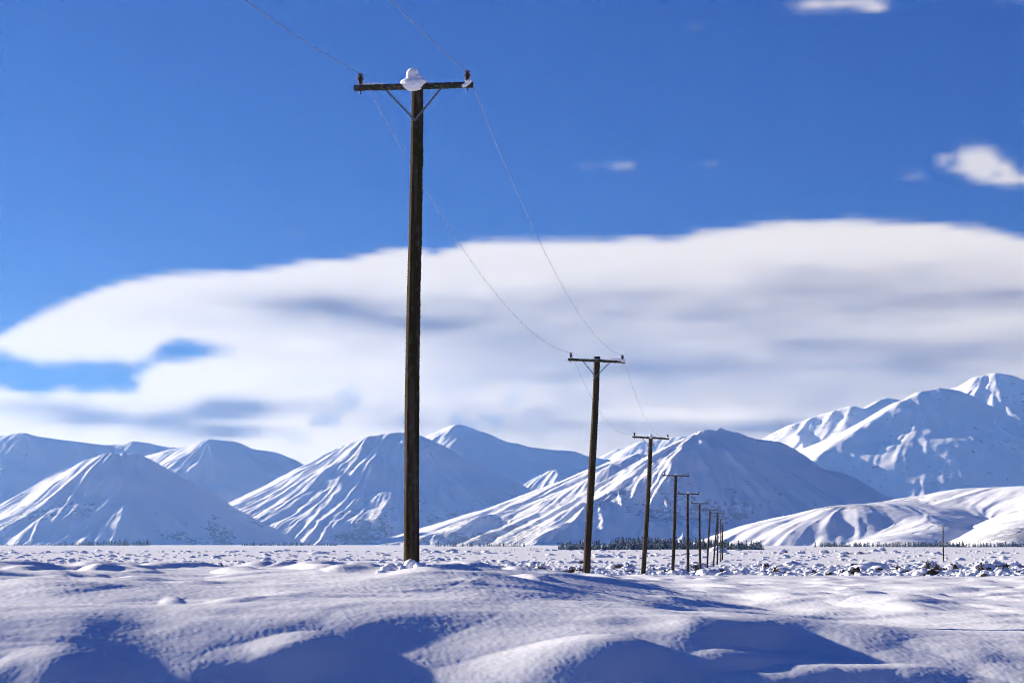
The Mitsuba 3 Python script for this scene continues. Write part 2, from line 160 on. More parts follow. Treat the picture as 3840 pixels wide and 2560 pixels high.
def poly_distance(x, y, pts):
    """Signed distance to a closed polygon, positive inside."""
    p = np.array(pts)
    q = np.roll(p, -1, 0)
    best, inside = np.full(x.shape, 1e9), np.zeros(x.shape, bool)
    for (ax, ay), (bx, by) in zip(p, q):
        t = np.clip(((x - ax) * (bx - ax) + (y - ay) * (by - ay)) / ((bx - ax) ** 2 + (by - ay) ** 2), 0, 1)
        best = np.minimum(best, np.hypot(x - ax - t * (bx - ax), y - ay - t * (by - ay)))
        if ay != by:
            inside ^= ((ay > y) != (by > y)) & (x < (bx - ax) * (y - ay) / (by - ay) + ax)
    return np.where(inside, best, -best)


def step(a, b, x):
    t = np.clip((x - a) / (b - a), 0, 1)
    return t * t * (3 - 2 * t)


def clouds(d):
    az, el = np.degrees(np.arctan2(d[..., 0], d[..., 1])), np.degrees(np.arcsin(np.clip(d[..., 2], -1, 1)))
    streak = fbm3(np.stack([az * .35, el * 1.6, 0 * az], -1), 4, 3) - .5
    fine = fbm3(np.stack([az * .9, el * 2.2, 0 * az + 5], -1), 4, 9) - .5
    lump = fbm3(np.stack([az * 1.3, el * 2.0, 0 * az + 9], -1), 4, 31) - .5
    top = np.interp(az, [a for a, _ in CLOUD_TOP], [e for _, e in CLOUD_TOP])
    edge = np.interp(az, [-15, -5, 3, 15], [.16, .10, .12, .16])
    cover = step(-edge, edge, top - el + .22 * fine + .10 * lump)
    gap = poly_distance(az, el, CLOUD_GAP) + .40 * fine + .25 * lump
    cover = cover * (1 - step(-.20, .20, gap))
    near = (np.abs(az) < 40)
    # thin places low over the hills where blue shows through
    thin = step(.02, .28, lump) * step(5.2, 3.6, el) * step(1.5, 3.0, el) * .45 * step(-8, -5, az) * step(3, -1, az)
    cover = cover * (1 - thin)
    puff = soft((az, el), CLOUD_PUFF)
    cover = np.maximum(cover, np.clip(puff * (1 + 3.2 * lump + 2.2 * fine) * 1.0 - .12, 0, .85))
    # the rest of the sky: low banks of the same cloud behind and beside the view
    far = step(.02, .3, streak + .05) * step(9, 5, el) * (1 - step(30, 45, 75 - np.abs(az)))
    cover = np.where(near, cover, np.clip(cover * step(70, 40, np.abs(az)) + far, 0, 1))
    shade = .74 * soft((az, el), CLOUD_SHADE) - .6 * soft((az, el), CLOUD_LIGHT)
    depth = top - el
    layer = fbm3(np.stack([az * .5, el * 4.2, 0 * az + 3], -1), 3, 17) - .5
    belly = .30 * step(.7, 2.2, depth + .8 * streak) * step(-8, 2, az)
    shade = shade * (1 + 1.2 * streak) + belly + (.35 * streak + .30 * layer) * step(.3, 1.5, depth) + .35 * lump * step(5.0, 3.5, el)
    return cover, np.clip(shade, 0, 1)


scene['sky'] = mikit.sky(SUN, turbidity=2.6, sun_scale=SUN_SCALE, sky_scale=SKY_SCALE, ground=(.45, .47, .55), clouds=clouds, cloud_lit=CLOUD_LIT, cloud_dark=CLOUD_DARK,
                         sun_tint=SUN_TINT, sky_tint=SKY_TINT)


# ---------------------------------------------------------------- helpers
def numbered(name):
    k, n = name, 0
    while k in scene or k in labels or any(x.startswith(k + '__') for x in scene):
        n += 1
        k = f'{name}_{n:03d}'
    return k


def say(key, label=None, category=None, group=None, kind=None):
    labels[key] = {a: b for a, b in (('label', label), ('category', category), ('group', group), ('kind', kind)) if b}
    return key


def add(name, mesh, bsdf, parent=None, smooth=False, **more):
    key = numbered(f'{parent}__{name}' if parent else name)
    scene[key] = ply(mesh, bsdf, smooth=smooth, **more)
    return key


def thing(name, label, category, group=None):
    key = numbered(name)
    return say(key, label, category, group)


TABLE = np.random.default_rng(11).random((512, 512)).astype(np.float32)


def n2(x, y, seed=0):
    """Smooth 2-D value noise in [-1, 1]."""
    c, s = math.cos(seed * 1.7 + .3), math.sin(seed * 1.7 + .3)
    x, y = c * x - s * y + seed * 37.3, s * x + c * y + seed * 91.7
    ix, iy = np.floor(x), np.floor(y)
    tx, ty = x - ix, y - iy
    tx, ty = tx * tx * tx * (tx * (6 * tx - 15) + 10), ty * ty * ty * (ty * (6 * ty - 15) + 10)
    ix, iy = ix.astype(np.int64) & 511, iy.astype(np.int64) & 511
    jx, jy = (ix + 1) & 511, (iy + 1) & 511
    a = TABLE[ix, iy] * (1 - tx) + TABLE[jx, iy] * tx
    b = TABLE[ix, jy] * (1 - tx) + TABLE[jx, jy] * tx
    return (a * (1 - ty) + b * ty) * 2 - 1


def f2(x, y, octaves=4, seed=0):
    return sum(.5 ** o * n2(x * 2 ** o, y * 2 ** o, seed + o) for o in range(octaves)) / (2 - .5 ** (octaves - 1))


def grid_faces(rows, cols):
    i, j = np.meshgrid(np.arange(rows - 1), np.arange(cols - 1), indexing='ij')
    a = (i * cols + j).ravel()
    return np.stack([a, a + 1, a + cols + 1, a + cols], 1)


def tube(points, radius, sides=6, caps=True):
    """A round bar along a polyline; radius may vary along it."""
    p = np.asarray(points, float)
    r = np.broadcast_to(np.asarray(radius, float), (len(p),))
    t = np.gradient(p, axis=0)
    t /= np.linalg.norm(t, axis=1, keepdims=True)
    ref = np.where(np.abs(t[:, 2:]) < .9, [0, 0, 1.], [1., 0, 0])
    a = np.cross(t, ref)
    a /= np.linalg.norm(a, axis=1, keepdims=True)
    b = np.cross(t, a)
    ang = np.arange(sides) * 2 * math.pi / sides
    v = (p[:, None] + r[:, None, None] * (np.cos(ang)[None, :, None] * a[:, None] + np.sin(ang)[None, :, None] * b[:, None])).reshape(-1, 3)
    i, j = np.meshgrid(np.arange(len(p) - 1), np.arange(sides), indexing='ij')
    q = np.stack([i * sides + j, i * sides + (j + 1) % sides, (i + 1) * sides + (j + 1) % sides, (i + 1) * sides + j], -1).reshape(-1, 4)
    f = np.vstack([q[:, [0, 2, 1]], q[:, [0, 3, 2]]])
    if caps:
        n = len(v)
        v = np.vstack([v, p[:1], p[-1:]])
        k, l = np.arange(sides), (np.arange(sides) + 1) % sides
        m = (len(p) - 1) * sides
        f = np.vstack([f, np.stack([k, l, 0 * k + n], 1), np.stack([m + l, m + k, 0 * k + n + 1], 1)])
    return trimesh.Trimesh(v, f, process=False)


def join(meshes):
    vs, fs, n = [], [], 0
    for m in meshes:
        vs.append(np.asarray(m.vertices)); fs.append(np.asarray(m.faces) + n); n += len(m.vertices)
    return trimesh.Trimesh(np.vstack(vs), np.vstack(fs), process=False)


def lathe(profile, sides=20):
    return trimesh.creation.revolve(np.array(profile, float), sections=sides)


# ---------------------------------------------------------------- materials
def lam(fn):
    return {'type': 'twosided', 'bsdf': {'type': 'diffuse', 'reflectance': proc(fn)}}


def rgb(*c):
    return {'type': 'rgb', 'value': list(c)}


scene['snow'] = {'type': 'twosided', 'bsdf': {'type': 'diffuse', 'reflectance': rgb(.9, .9, .92)}}
scene['packed_snow'] = {'type': 'twosided', 'bsdf': {'type': 'principled', 'base_color': rgb(.9, .9, .92), 'roughness': .6, 'specular': .25}}


def shrubby(p, n, uv):
    big = mikit.fbm(p.x / 260, p.y / 260, p.z / 140, 3)
    lo = 1 - smoothstep(40., 260., p.z + 160 * (big - .5))
    dots = mikit.noise(p.x / 8.5, p.y / 8.5, p.z / 7.) * .6 + mikit.noise(p.x / 19 + 7, p.y / 19, p.z / 15) * .4
    amount = .0 + .50 * lo * smoothstep(.46, .64, big)
    m = smoothstep(1.0 - amount, 1.08 - amount, dots + .16)
    return mix((.9, .9, .93), (.34, .34, .36), m * .7)


def rocky(p, n, uv):
    big = mikit.fbm(p.x / 300 + 3, p.y / 300, p.z / 200, 3)
    d = mikit.fbm(p.x / 26, p.y / 26, p.z / 40, 3)
    steep = smoothstep(.92, .70, n.z)
    m = smoothstep(.63, .70, d * .62 + big * .30 + .12 * steep)
    return mix((.92, .92, .94), (.22, .23, .27), m * .8)


scene['shrubby_snow'], scene['rocky_snow'] = lam(shrubby), lam(rocky)


def wood(p, n, uv):
    g = mikit.fbm(p.x * 55, p.y * 55, p.z * .9, 3)
    c = mikit.fbm(p.x * 140 + 9, p.y * 140, p.z * 3, 2)
    moss = smoothstep(.50, .66, mikit.fbm(p.x * 9, p.y * 9 + 4, p.z * .55, 3) + .10 * smoothstep(2.8, 9., p.z) - .02)
    patch = smoothstep(.58, .70, mikit.fbm(p.x * 28, p.y * 28, p.z * 9, 3))
    base = mix((.085, .062, .044), (.024, .019, .014), smoothstep(.30, .68, g * .7 + c * .3))
    base = mix(base, (.030, .031, .010), moss * .8 * smoothstep(-.85, -.45, n.x))
    return mix(base, (.11, .115, .095), patch * .40)


def lichen(p, n, uv):
    a = mikit.fbm(p.x * 26, p.y * 26, p.z * 26, 3)
    b = mikit.fbm(p.x * 11 + 5, p.y * 11, p.z * 11, 2)
    base = mix((.060, .053, .040), (.036, .042, .022), smoothstep(.42, .58, b))
    base = mix(base, (.20, .20, .155), smoothstep(.58, .68, a) * .7)
    return mix(base, (.30, .12, .02), smoothstep(.70, .78, mikit.fbm(p.x * 14, p.y * 14 + 31, p.z * 14, 2)) * .8)


scene['old_wood'] = lam(wood)
scene['lichen_wood'] = lam(lichen)
scene['galvanised'] = {'type': 'twosided', 'bsdf': {'type': 'principled', 'base_color': proc(lambda p, n, uv: mix((.10, .12, .14), (.17, .19, .21), mikit.fbm(p.x * 30, p.y * 30, p.z * 8, 3))), 'metallic': .2, 'roughness': .55}}
scene['porcelain'] = {'type': 'twosided', 'bsdf': {'type': 'principled', 'base_color': proc(lambda p, n, uv: mix((.030, .016, .012), (.055, .030, .022), mikit.noise(p.x * 40, p.y * 40, p.z * 40))), 'roughness': .22, 'specular': .5}}
scene['aluminium_wire'] = {'type': 'twosided', 'bsdf': {'type': 'principled', 'base_color': rgb(.20, .20, .21), 'metallic': .0, 'roughness': .5}}
scene['dark_steel'] = {'type': 'twosided', 'bsdf': {'type': 'principled', 'base_color': rgb(.05, .05, .055), 'metallic': .0, 'roughness': .6}}
scene['dark_twigs'] = lam(lambda p, n, uv: mix((.055, .040, .028), (.12, .09, .055), mikit.noise(p.x * 9, p.y * 9, p.z * 9)))
scene['conifer'] = lam(lambda p, n, uv: mix((.065, .085, .100), (.42, .44, .48), smoothstep(.55, .90, mikit.noise(p.x * .9, p.y * .9, p.z * 1.1))))
scene['wood_post'] = lam(lambda p, n, uv: mix((.16, .14, .12), (.28, .25, .21), mikit.noise(p.x * 9, p.y * 9, p.z * 3)))
scene['ice'] = {'type': 'dielectric', 'int_ior': 1.31}


# ---------------------------------------------------------------- the snow-covered ground
def base_height(x, y):
    t = step(-1., 5., x)
    far = np.hypot(x, y)
    yy = np.where(y > 5, y, np.where(y > -30, 5, 5 + (-30 - y)))
    yy = np.maximum(yy, np.where(np.abs(x) > .6 * np.abs(y), far, 0))
    z = np.interp(yy, YL, ZL) * (1 - t) + np.interp(yy, YS, ZR) * t
    # the bank falls away towards the viewer
    face = (.29 - .10 * step(-1.5, 3.5, x)) * .5 * np.log1p(np.exp(np.clip((25.4 - yy) / .5, -30, 30)))
    return z - np.minimum(face, 1.6)


FIX = []                                     # (x, y, radius, dz): settles the ground to the feet of the poles


def crests(x, y):
    """Wind drifts with a crest line, a long back and a short steep lee towards the viewer."""
    out = np.zeros(x.shape)
    for pts, amp, far, near in CRESTS:
        best, side, along, weight = np.full(x.shape, 1e9), 0, 0, 0
        p = np.array(pts)
        total = len(p) - 1
        for i, (a, b) in enumerate(zip(p[:-1], p[1:])):
            d = b - a
            t = np.clip(((x - a[0]) * d[0] + (y - a[1]) * d[1]) / (d @ d), 0, 1)
            ex, ey = x - a[0] - t * d[0], y - a[1] - t * d[1]
            q = np.hypot(ex, ey)
            best = np.minimum(best, q)
            k = 1 / (q ** 4 + .02)
            side, along, weight = side + k * (d[0] * ey - d[1] * ex) / (np.hypot(*d) * (q + .05)), along + k * (i + t) / total, weight + k
        side, along = side / weight, along / weight
        w = near + (far - near) * step(-.9, .9, side)
        out = np.maximum(out, amp * np.exp(-(best / w) ** 2) * (.55 + .45 * np.sin(np.pi * np.clip(along, .02, .98))))
    return out


def relief(x, y):
    r = np.hypot(x, y)
    near = step(60, 34, r)
    h = 0
    # long soft drifts of the bank in front
    wx, wy = x + .5 * n2(x / 2.6, y / 2.6, 3), y + .9 * n2(x / 2.6, y / 2.6, 5)
    h = h + near * (.060 * n2(wx / 1.2, wy / 1.7, 21) * step(26.5, 24.5, y) + .012 * n2(wx / 1.3, wy / 2.6, 24) + .10 * n2(wx / 2.4, wy / 3.0, 22) * step(27.5, 24.5, y))
    h = h + near * .022 * n2(wx / .75, wy / 1.7, 23) * step(34, 24, y)
    for cx, cy, rx, ry, rot, a in DRIFTS:
        c, s = math.cos(rot), math.sin(rot)
        u, v = ((x - cx) * c + (y - cy) * s) / rx, (-(x - cx) * s + (y - cy) * c) / ry
        h = h + a * np.exp(-u * u - v * v)
    if r.size > 1:
        at = np.nonzero((y > 8) & (y < 52) & (np.abs(x) < 16))
        if len(at[0]):
            h = np.array(h + 0 * x)
            h[at] += crests(wx[at] * .35 + x[at] * .65, wy[at] * .3 + y[at] * .7)
    # small waves of the bank's top
    mid = step(20, 30, r) * step(95, 60, r)
    h = h + mid * (.022 * n2(wx / .8, wy / 1.5, 31) * step(24, 34, r) + .15 * (1 - .5 * step(0, 4, x)) * np.maximum(0, n2(wx / .75, wy / 1.3, 32)) ** 1.2 * step(29, 35, r) + .045 * n2(wx / 2.4, wy / 4, 33))
    # grain of the powder
    g = step(75, 40, r) * step(18, 22, r) * step(.42, .36, np.abs(np.arctan2(x, y)))
    g = g * (1 - .45 * step(29, 25, y))
    h = h + step(22, 26, y) * step(80, 50, r) * (.020 * n2(wx / 1.5, (y + .35 * n2(x / 1.1, y / .9, 46)) / .62, 44) + .004 * n2(wx / .7, wy / .30, 45))
    h = h + g * (.0018 * n2(x / .065, y / .11, 41) + .0034 * n2(x / .034, y / .055, 42) + .0012 * n2(x / .30, y / .45, 43))
    # tussock hummocks of the plain
    p = step(66, 100, r) * step(2500, 700, r)
    k = np.maximum(1, r / 75.)                # never finer than the sheet can carry
    q = .5 + .5 * n2(x / 40, y / 60, 51)
    h = h + p * q * .16 * np.maximum(0, n2(x / (1.2 * k), y / (2.6 * k), 52)) ** 1.3
    h = h + step(120, 400, r) * .5 * f2(x / 90, y / 160, 3, 54) * step(9000, 3000, r)
    return h


def ground_height(x, y):
    x, y = np.asarray(x, float), np.asarray(y, float)
    h = base_height(x, y)
    for fx, fy, fr, dz in FIX:
        h = h + dz * np.exp(-((x - fx) ** 2 + (y - fy) ** 2) / fr ** 2)
    return h + relief(x, y)


FIX_POLES = [(b[0], b[1], b[2]) for b, *_ in POLES]
for bx, by, bz in FIX_POLES[:2] + FIX_POLES[3:4] + FIX_POLES[5:]:
    FIX.append((bx, by, 2.5 + by * .02, float(bz - ground_height(bx, by))))


def make_ground():
    dense = np.radians(np.linspace(-21, 21, GROUND_COLS))
    side = np.radians(np.concatenate([np.linspace(-180, -60, 25)[:-1], np.linspace(-60, -21, 70)[:-1]]))
    th = np.concatenate([side, dense, -side[::-1]])
    r = [.3]
    while r[-1] < 26000:
        q = r[-1]
        r.append(q * (1 + (.06 if q < 12 else .012 if q < 22.5 else .0015 if q < 30 else .0024 if q < 37 else .0036 if q < 50 else .0065 if q < 130 else .011 if q < 420 else .02 if q < 1500 else .06)))
    r = np.array(r)
    R, TH = np.meshgrid(r, th, indexing='ij')
    x, y = R * np.sin(TH), R * np.cos(TH)
    z = ground_height(x, y)
    f = grid_faces(len(r), len(th))[:, ::-1]
    return trimesh.Trimesh(np.stack([x, y, z], -1).reshape(-1, 3), np.vstack([f[:, [0, 1, 2]], f[:, [0, 2, 3]]]), process=False)


add('snow_ground', make_ground(), 'snow', smooth=True)
say('snow_ground', 'wide snow-covered plain with wind-rippled drifts in front', 'snow', kind='structure')


# ---------------------------------------------------------------- mountains
def ridge_height(x, y, ridges, slope, curve, round_):
    out = np.full(x.shape, -1e4)
    for r in ridges:
        p = np.array(r, float)
        best = np.full(x.shape, -1e4)
        for a, b in zip(p[:-1], p[1:]):
            dx, dy = b[0] - a[0], b[1] - a[1]
            t = np.clip(((x - a[0]) * dx + (y - a[1]) * dy) / (dx * dx + dy * dy), 0, 1)
            d = np.hypot(x - a[0] - t * dx, y - a[1] - t * dy)
            z = a[2] + t * (b[2] - a[2])
            drop = slope * (np.sqrt(d * d + round_ * round_) - round_)
            best = np.maximum(best, z - drop * (1 - curve * np.clip(drop / 500., 0, 1)))
        out = np.maximum(out, best)
    return out


def blur(a, n):
    for _ in range(n):
        b = np.pad(a, 1, mode='edge')
        a = (b[:-2, 1:-1] + b[2:, 1:-1] + b[1:-1, :-2] + b[1:-1, 2:] + 4 * b[1:-1, 1:-1]) / 8
    return a


def bilinear(a, i, j):
    i, j = np.clip(i, 0, a.shape[0] - 1.001), np.clip(j, 0, a.shape[1] - 1.001)
    i0, j0 = i.astype(int), j.astype(int)
    u, v = i - i0, j - j0
    return (a[i0, j0] * (1 - v) + a[i0, j0 + 1] * v) * (1 - u) + (a[i0 + 1, j0] * (1 - v) + a[i0 + 1, j0 + 1] * v) * u


def mountain(name, ridges, cell, label, mat='shrubby_snow', slope=.72, curve=.25, round_=40., gully=1., fine=1., rough=1., seed=0, front=0, smoothing=3):
    pts = np.vstack([np.array(r, float) for r in ridges])
    x0, x1 = pts[:, 0].min() - 350, pts[:, 0].max() + 350
    y0, y1 = pts[:, 1].min() - 150 - front, pts[:, 1].max() + 220
    xs, ys = np.arange(x0, x1, cell), np.arange(y0, y1, cell * 1.25)
    X, Y = np.meshgrid(xs, ys)
    wx, wy = X + 30 * f2(X / 170, Y / 170, 3, seed + 1), Y + 30 * f2(X / 170, Y / 170, 3, seed + 2)
    ends = np.array([r[0] for r in ridges])
    z = ridge_height(wx, wy, ridges[1:], slope, curve, round_ * .5) if len(ridges) > 1 else np.full(X.shape, -1e4)
    crest = ridge_height(X, wy, ridges[:1], slope, curve, round_)
    k = 14.
    z = np.maximum(z, crest) + k * np.log1p(np.exp(-np.abs(z - crest) / k)) * .5
    z = blur(z, smoothing)
    # gullies and ribs that run down the slope: noise drawn out along the fall line
    gy, gx = np.gradient(blur(z, 6), cell * 1.25, cell)
    g = np.hypot(gx, gy) + 1e-6
    dirx, diry = gx / g, gy / g
    below = np.clip((pts[:, 2].max() - z) / 160., 0, 1)
    def drawn(scale, steps, length, s):
        acc, w = 0, 0
        for sign in (-1, 1):
            px, py = X.copy(), Y.copy()
            for n in range(steps):
                acc = acc + n2(px / scale, py / scale, s)
                w += 1
                i, j = (py - y0) / (cell * 1.25), (px - x0) / cell
                px = px + sign * length * bilinear(dirx, i, j)
                py = py + sign * length * bilinear(diry, i, j)
        acc = acc / w
        return acc / acc.std()
    steep = np.clip(g / .45, 0, 1)
    big = drawn(80., 12, 30., seed + 11)
    small = drawn(26., 14, 14., seed + 12)
    tiny = drawn(11., 10, 8., seed + 13)
    z = z + steep * (gully * (5. * big - 2. * np.abs(big)) * (.2 + .8 * below) + fine * (2.3 * small + .8 * tiny))
    z = z + rough * (.35 * f2(X / 12, Y / 12, 2, seed + 15) + 2.0 * f2(X / 80, Y / 80, 2, seed + 16)) * np.clip(steep + .2, 0, 1)
    # keep the skirt under the plain at the edges
    f = grid_faces(len(ys), len(xs))
    V = np.stack([X, Y, z], -1).reshape(-1, 3)
    F = np.vstack([f[:, [0, 1, 2]], f[:, [0, 2, 3]]])
    keep = (V[F][:, :, 2].max(1) > -8)
    m = trimesh.Trimesh(V, F[keep], process=False)
    m.remove_unreferenced_vertices()
    key = add(name, m, mat, smooth=True)
    say(key, label, 'mountain', kind='structure')


for k, (key, args) in enumerate(MOUNTAINS.items()):
    mountain('low_hill' if key == 'low_hill' else 'mountain', RIDGES[key], seed=20 * k + 5, **args)


# ---------------------------------------------------------------- utility poles
LINE = np.array([4.65, 38.5, 0]) / math.hypot(4.65, 38.5)
INSULATORS = {}
ORDINAL = ['nearest', 'second', 'third', 'fourth', 'fifth', 'sixth', 'seventh', 'eighth', 'ninth', 'tenth', 'eleventh']


def post_mesh(b, a, top, w0, w1, rows, sides, seed):
    """A weathered squared timber, its arrises worn, knots and lichen swelling its edges."""
    ang = (np.arange(sides) + .5) * 2 * math.pi / sides
    c, s = np.cos(ang), np.sin(ang)
    sq = (np.abs(c) ** 5 + np.abs(s) ** 5) ** (-1 / 5.)
    t = np.linspace(0, 1, rows)
    Z = b[2] - .4 + t * (top + .4 - b[2])
    ax = a[0] - b[0]
    f = (Z - b[2]) / (a[2] - b[2])
    cx = b[0] + ax * f + .02 * np.sin(f * 5 + seed)
    cy = b[1] + (a[1] - b[1]) * f
    w = (w0 + (w1 - w0) * np.clip(f, 0, 1)) / 2
    rot = .27 + .05 * np.sin(f * 3)
    C, Sn = c[None] * np.cos(rot)[:, None] - s[None] * np.sin(rot)[:, None], c[None] * np.sin(rot)[:, None] + s[None] * np.cos(rot)[:, None]
    A2 = np.broadcast_to(ang[None], C.shape)
    wob = 1 + .05 * n2(A2 * 3, Z[:, None] * .7 + 0 * A2, seed) + .022 * n2(A2 * 14, Z[:, None] * 1.2 + 0 * A2, seed + 1)
    lich = np.clip(n2(A2 * 5, Z[:, None] * 14 + 0 * A2, seed + 2), 0, 1) * step(.0, .8, C) * .10 * step(.15, .5, f)[:, None]
    R = w[:, None] * sq[None] * (wob + lich)
    v = np.stack([cx[:, None] + R * C, cy[:, None] + R * Sn, np.broadcast_to(Z[:, None], C.shape) + (0 if rows < 60 else .0)], -1).reshape(-1, 3)
    i, j = np.meshgrid(np.arange(rows - 1), np.arange(sides), indexing='ij')
    q = np.stack([i * sides + j, i * sides + (j + 1) % sides, (i + 1) * sides + (j + 1) % sides, (i + 1) * sides + j], -1).reshape(-1, 4)
    F = np.vstack([q[:, [0, 1, 2]], q[:, [0, 2, 3]]])
    n = len(v)
    v = np.vstack([v, [[cx[-1], cy[-1], Z[-1] + .008]]])
    k = np.arange(sides) + (rows - 1) * sides
    F = np.vstack([F, np.stack([k, np.roll(k, -1), np.full(sides, n)], 1)])
    return trimesh.Trimesh(v, F, process=False)


def beam_mesh(p, q, hw, hh, n, seed, rough):
    """A crossarm from p to q: a timber with rough, lichened faces."""
    d = q - p
    L = np.linalg.norm(d)
    d = d / L
    side = np.cross(d, [0, 0, 1]); side /= np.linalg.norm(side)
    up = np.cross(side, d)
    prof = []
    m = 7
    for k in range(4):
        for e in np.linspace(-1, 1, m)[:-1]:
            u, v = [(e, -1), (1, e), (-e, 1), (-1, -e)][k]
            prof.append((u * .999, v * .999))
    prof = np.array(prof)
    prof *= (np.abs(prof[:, :1]) ** 9 + np.abs(prof[:, 1:]) ** 9) ** (-1 / 9.)
    t = np.linspace(0, L, n)
    K = len(prof)
    pos = p[None, None] + t[:, None, None] * d + prof[None, :, :1] * hw * side + prof[None, :, 1:] * hh * up
    nn = noise3(pos.reshape(-1, 3) * 28, seed).reshape(n, K) + .6 * noise3(pos.reshape(-1, 3) * 60, seed + 1).reshape(n, K) - .8
    out = prof[None, :, :1] * side + prof[None, :, 1:] * up
    pos = pos + out * (rough * nn)[..., None]
    v = pos.reshape(-1, 3)
    i, j = np.meshgrid(np.arange(n - 1), np.arange(K), indexing='ij')
    qd = np.stack([i * K + j, (i + 1) * K + j, (i + 1) * K + (j + 1) % K, i * K + (j + 1) % K], -1).reshape(-1, 4)
    F = np.vstack([qd[:, [0, 1, 2]], qd[:, [0, 2, 3]]])
    c = len(v)
    v = np.vstack([v, p[None], q[None]])
    k = np.arange(K)
    F = np.vstack([F, np.stack([k, np.roll(k, -1), 0 * k + c], 1), np.stack([np.roll(k, -1) + (n - 1) * K, k + (n - 1) * K, 0 * k + c + 1], 1)])
    mesh = trimesh.Trimesh(v, F, process=False)
    mesh.fix_normals() if n < 60 else None
    return mesh


def flat_bar(p, q, w, t, facing):
    d = (q - p) / np.linalg.norm(q - p)
    f = facing - d * (facing @ d); f /= np.linalg.norm(f)
    s = np.cross(d, f)
    pts = []
    for e, o in ((p, -1), (q, 1)):
        for a, b in ((-1, -1), (1, -1), (1, 1), (-1, 1)):
            pts.append(e + d * o * .02 + s * a * w / 2 + f * b * t / 2)
    return trimesh.convex.convex_hull(np.array(pts))


def lump(blobs, seed, amp=.12, freq=2.2, sub=3, soften=0):
    """Snow: overlapping uneven lumps, (x, y, z, rx, ry, rz) each, fused to one skin."""
    import manifold3d as m3
    parts = []
    for k, (x, y, z, a, b, c) in enumerate(blobs):
        s = trimesh.creation.icosphere(subdivisions=sub)
        v = np.asarray(s.vertices)
        w = fbm3(v * freq + k * 7.1 + seed, 3, seed + k) - .5
        v = v * (1 + amp * 2 * w)[:, None] * [a, b, c] + [x, y, z]
        parts.append(m3.Manifold(m3.Mesh(v.astype(np.float32), np.asarray(s.faces, np.uint32))))
    u = m3.Manifold.batch_boolean(parts, m3.OpType.Add)
    if soften:
        u = u.refine_to_length(soften)
    u = u.to_mesh()
    m = trimesh.Trimesh(np.asarray(u.vert_properties)[:, :3], np.asarray(u.tri_verts), process=bool(soften))
    if soften:
        trimesh.smoothing.filter_laplacian(m, iterations=12, volume_constraint=False)
        v = np.asarray(m.vertices)
        m.vertices = v + np.asarray(m.vertex_normals) * (.03 * (fbm3(v * 9 + seed, 3, seed) - .5) + .014 * (fbm3(v * 40, 2, seed) - .5))[:, None]
    return m


INS_PROFILE = [(0, 0), (.042, 0), (.044, .006), (.035, .06), (.033, .068), (.046, .071), (.061, .078), (.060, .084), (.040, .094), (.036, .098), (.050, .102), (.060, .110), (.058, .117), (.036, .126),
               (.030, .134), (.026, .144), (.034, .152), (.044, .158), (.046, .166), (.038, .176), (.020, .182), (0, .183)]


